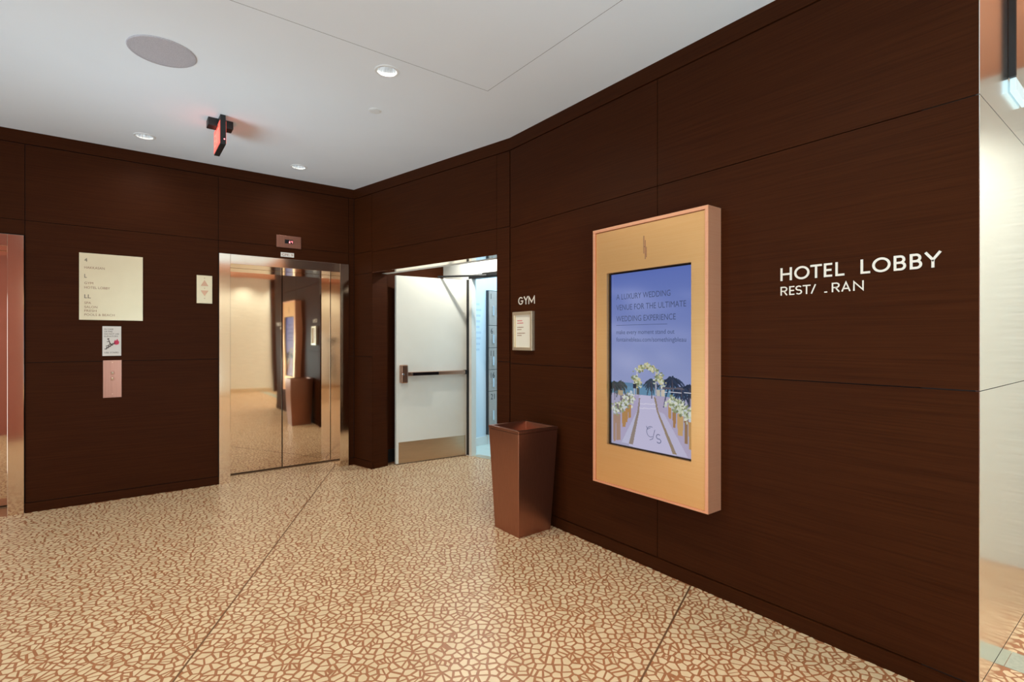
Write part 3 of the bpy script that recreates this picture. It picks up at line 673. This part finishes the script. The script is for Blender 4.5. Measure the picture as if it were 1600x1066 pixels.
mb = MB(); mu, mv = -1.935, .842
K = .62
def mg(pts): return [(mu+(a-mu)*K, mv+(b-mv)*K) for (a, b) in pts]
mb.stroke(DF, mg(arc(mu-.02, mv+.02, .045, .05, 60, 300, 18)), .003, -.0398, -.0395); mb.stroke(DF, mg([(mu-.07, mv+.07), (mu-.055, mv+.04), (mu-.02, mv+.06)]), .003, -.0398, -.0395)
mb.stroke(DF, mg([(mu+.03, mv+.045), (mu+.005, mv-.045), (mu-.03, mv-.06)]), .003, -.0398, -.0395)
mb.stroke(DF, mg(arc(mu+.07, mv-.015, .022, .022, 40, 260, 10)+arc(mu+.075, mv-.055, .024, .02, 90, -150, 10)), .004, -.0398, -.0395)
obj('monogram', mb, 'scr_text', so)

# ------------------------------------------------------------------ trash bin
bt = thing('trash_bin', (2.385, 3.0, 0), 'tapered square bronze trash bin against the right wall', 'trash bin')
bx0, bx1, by0, by1 = 2.238, 2.540, 2.868, 3.160
tx0, tx1, ty0, ty1 = 2.200, 2.570, 2.82, 3.19
zt = .765
lerp = lambda a, b, k: a+(b-a)*k
def ring(z, ins): 
    k = z/zt; return [(lerp(bx0, tx0, k)+ins, lerp(by0, ty0, k)+ins, z), (lerp(bx1, tx1, k)-ins, lerp(by0, ty0, k)+ins, z), (lerp(bx1, tx1, k)-ins, lerp(by1, ty1, k)-ins, z), (lerp(bx0, tx0, k)+ins, lerp(by1, ty1, k)-ins, z)]
mb = MB(); rr = [ring(.001, .001), ring(zt-.022, .002), ring(zt-.022, .012), ring(.02, .012)]
for r_ in rr: mb.v += [Vector(p_) for p_ in r_]
mb.f.append((3, 2, 1, 0)); mb.f.append((12, 13, 14, 15))
for i in range(3):
    for k in range(4): mb.f.append((i*4+k, i*4+(k+1) % 4, (i+1)*4+(k+1) % 4, (i+1)*4+k))
obj('body', mb, 'bin', bt, .003)
mb = MB(); rr = [ring(zt-.020, 0), ring(zt, 0), ring(zt, .030), ring(zt-.10, .050), ring(zt-.105, .052), ring(zt-.02, .034)]
for r_ in rr: mb.v += [Vector(p_) for p_ in r_]
for i in range(6):
    for k in range(4): j = (i+1) % 6; mb.f.append((i*4+k, i*4+(k+1) % 4, j*4+(k+1) % 4, j*4+k))
obj('rim', mb, 'bin', bt, .0025)
mb = MB(); p_ = ring(zt-.13, .02); mb.hexa([(x, y, z-.004) for (x, y, z) in p_]+p_); obj('liner', mb, 'bin_in', bt)

# ------------------------------------------------------------------ ceiling items
lab = ['recessed downlight nearest the display wall', 'recessed downlight left of the exit sign', 'recessed downlight near the corner over the elevators']
for i, (x, y) in enumerate(CANS):
    l_ = lab[i]
    t = thing('downlight', (x, y, H), l_, 'downlight', 'recessed ceiling downlights')
    c = (x, -y)
    obj('trim_ring', MB().lathe(DN, c, [(.060, -.002), (.076, -.0005), (.076, .003), (.072, .005), (.060, .004)], 32, (False, False)), 'white', t)
    obj('reflector_cone', MB().lathe(DN, c, [(.061, .003), (.058, -.02), (.046, -.06), (.032, -.085)], 32, (False, False)), 'reflector', t, smooth=True)
    obj('lamp', MB().lathe(DN, c, [(.034, -.088), (.034, -.084), (.026, -.080)], 24), 'lamp', t)
    obj('housing', MB().lathe(DN, c, [(.075, -.13), (.075, -.004)], 24, (True, False)), 'white', t)
t = thing('ceiling_speaker', (.20, 3.65, H), 'large round grey speaker grille in the ceiling', 'speaker')
obj('rim', MB().lathe(DN, (.20, -3.65), [(.160, .0005), (.172, .0005), (.172, .004), (.168, .007), (.160, .0075)], 48, (False, False)), 'grille', t)
obj('grille', MB().lathe(DN, (.20, -3.65), [(.160, .0006), (.160, .0066), (.10, .0075), (.04, .008)], 48), 'grille', t)
t = thing('sprinkler_cap', (1.498, 3.639, H), 'small flat white cap in the ceiling by the right wall', 'sprinkler')
obj('escutcheon', MB().lathe(DN, (1.498, -3.639), [(.046, .0005), (.046, .003), (.043, .004)], 28), 'white', t)
obj('cover_disc', MB().lathe(DN, (1.498, -3.639), [(.036, .0055), (.036, .007), (.033, .0075)], 28), 'white', t)
# exit sign hanging edge-on
t = thing('exit_sign', (.617, 4.54, H), 'red lit exit sign hanging edge-on from the ceiling', 'exit sign')
SX = Fr((.617, 4.54, 0), (0, -1, 0))                     # faces -X; u = -Y
hs = obj('housing', MB().box(SX, -.160, .160, 2.866, 3.050, -.019, .019), 'black', t, .002)
obj('sign_face', MB().box(SX, -.152, .152, 2.876, 3.044, .0191, .021), 'exit', t)
obj('sign_face', MB().box(SX, -.152, .152, 2.876, 3.044, -.021, -.0191), 'exit', t)
text('lettering', 'EXIT', SX, -.115, 2.910, .10, 'exitw', hs, .0215, .23)
SX2 = Fr((.617, 4.54, 0), (0, 1, 0)); text('lettering', 'EXIT', SX2, -.115, 2.910, .10, 'exitw', hs, .0215, .23)
obj('indicator_lamp', MB().lathe(Fr((.617, 4.38, 0), (1, 0, 0)), (.008, 2.905), [(.005, 0), (.005, .003)], 10), 'led', hs)
obj('canopy', MB().box(Fr((.617, 4.54, 0), (1, 0, 0)), -.085, .085, 3.030, H-.001, -.05, .05), 'black', t, .004)
obj('stem', MB().box(Fr((.617, 4.54, 0), (1, 0, 0)), -.018, .018, 3.045, H-.001, .05, .150), 'black', t, .002)
# black framed blade sign on the end wall
t = thing('blade_sign', (3.11, .474, H), 'slim black hanging bracket with a pale blue lit bar at the upper right edge', 'sign')
BX = Fr((3.11, .474, 0), (1, 0, 0))
obj('bracket', MB().box(BX, -.010, .010, 2.550, H-.024, -.012, .012), 'black', t, .002)
obj('light_bar', MB().box(BX, .004, .26, 2.490, 2.549, -.010, .011), 'skyblue', t, .003)

# ------------------------------------------------------------------ tripod behind the camera, mirrored in the right elevator jamb
fw = Vector((.60503, .79621, 0)); tc_ = Vector((0, 0, 0))-fw*.17
t = thing('camera_tripod', tuple(tc_), 'black camera tripod mirrored as a slim dark shape in the elevator jamb', 'tripod')
hub = tc_+Vector((0, 0, 1.02))
for k in range(3):
    a = math.radians(52.8+180+120*k); d = Vector((math.cos(a), math.sin(a), 0))
    knee = hub+d*.12+Vector((0, 0, -.5)); foot = tc_+d*.24+Vector((0, 0, .012))
    l_ = obj('leg', MB().tube(hub+d*.03, knee, .018, .017).tube(knee, foot, .013, .011), 'black', t)
    obj('rubber_foot', MB().tube(foot+Vector((0, 0, .02)), tc_+d*.245+Vector((0, 0, .002)), .014, .020), 'black', l_)
obj('centre_column', MB().tube(hub-Vector((0, 0, .1)), hub+Vector((0, 0, .26)), .017).tube(hub-Vector((0, 0, .03)), hub+Vector((0, 0, .03)), .045), 'black', t)
CF = Fr(tc_, Vector((.79621, -.60503, 0)))
hd = obj('camera_body', MB().box(CF, -.07, .07, 1.33, 1.43, -.035, .035).box(CF, -.03, .03, 1.43, 1.455, -.03, .03).box(CF, -.03, .03, 1.27, 1.33, -.03, .03), 'black', t, .006)
obj('lens_barrel', MB().tube(tc_+Vector((0, 0, 1.385))-CF.n*-.0+fw*.035, tc_+Vector((0, 0, 1.385))+fw*.11, .036), 'blackg', hd)
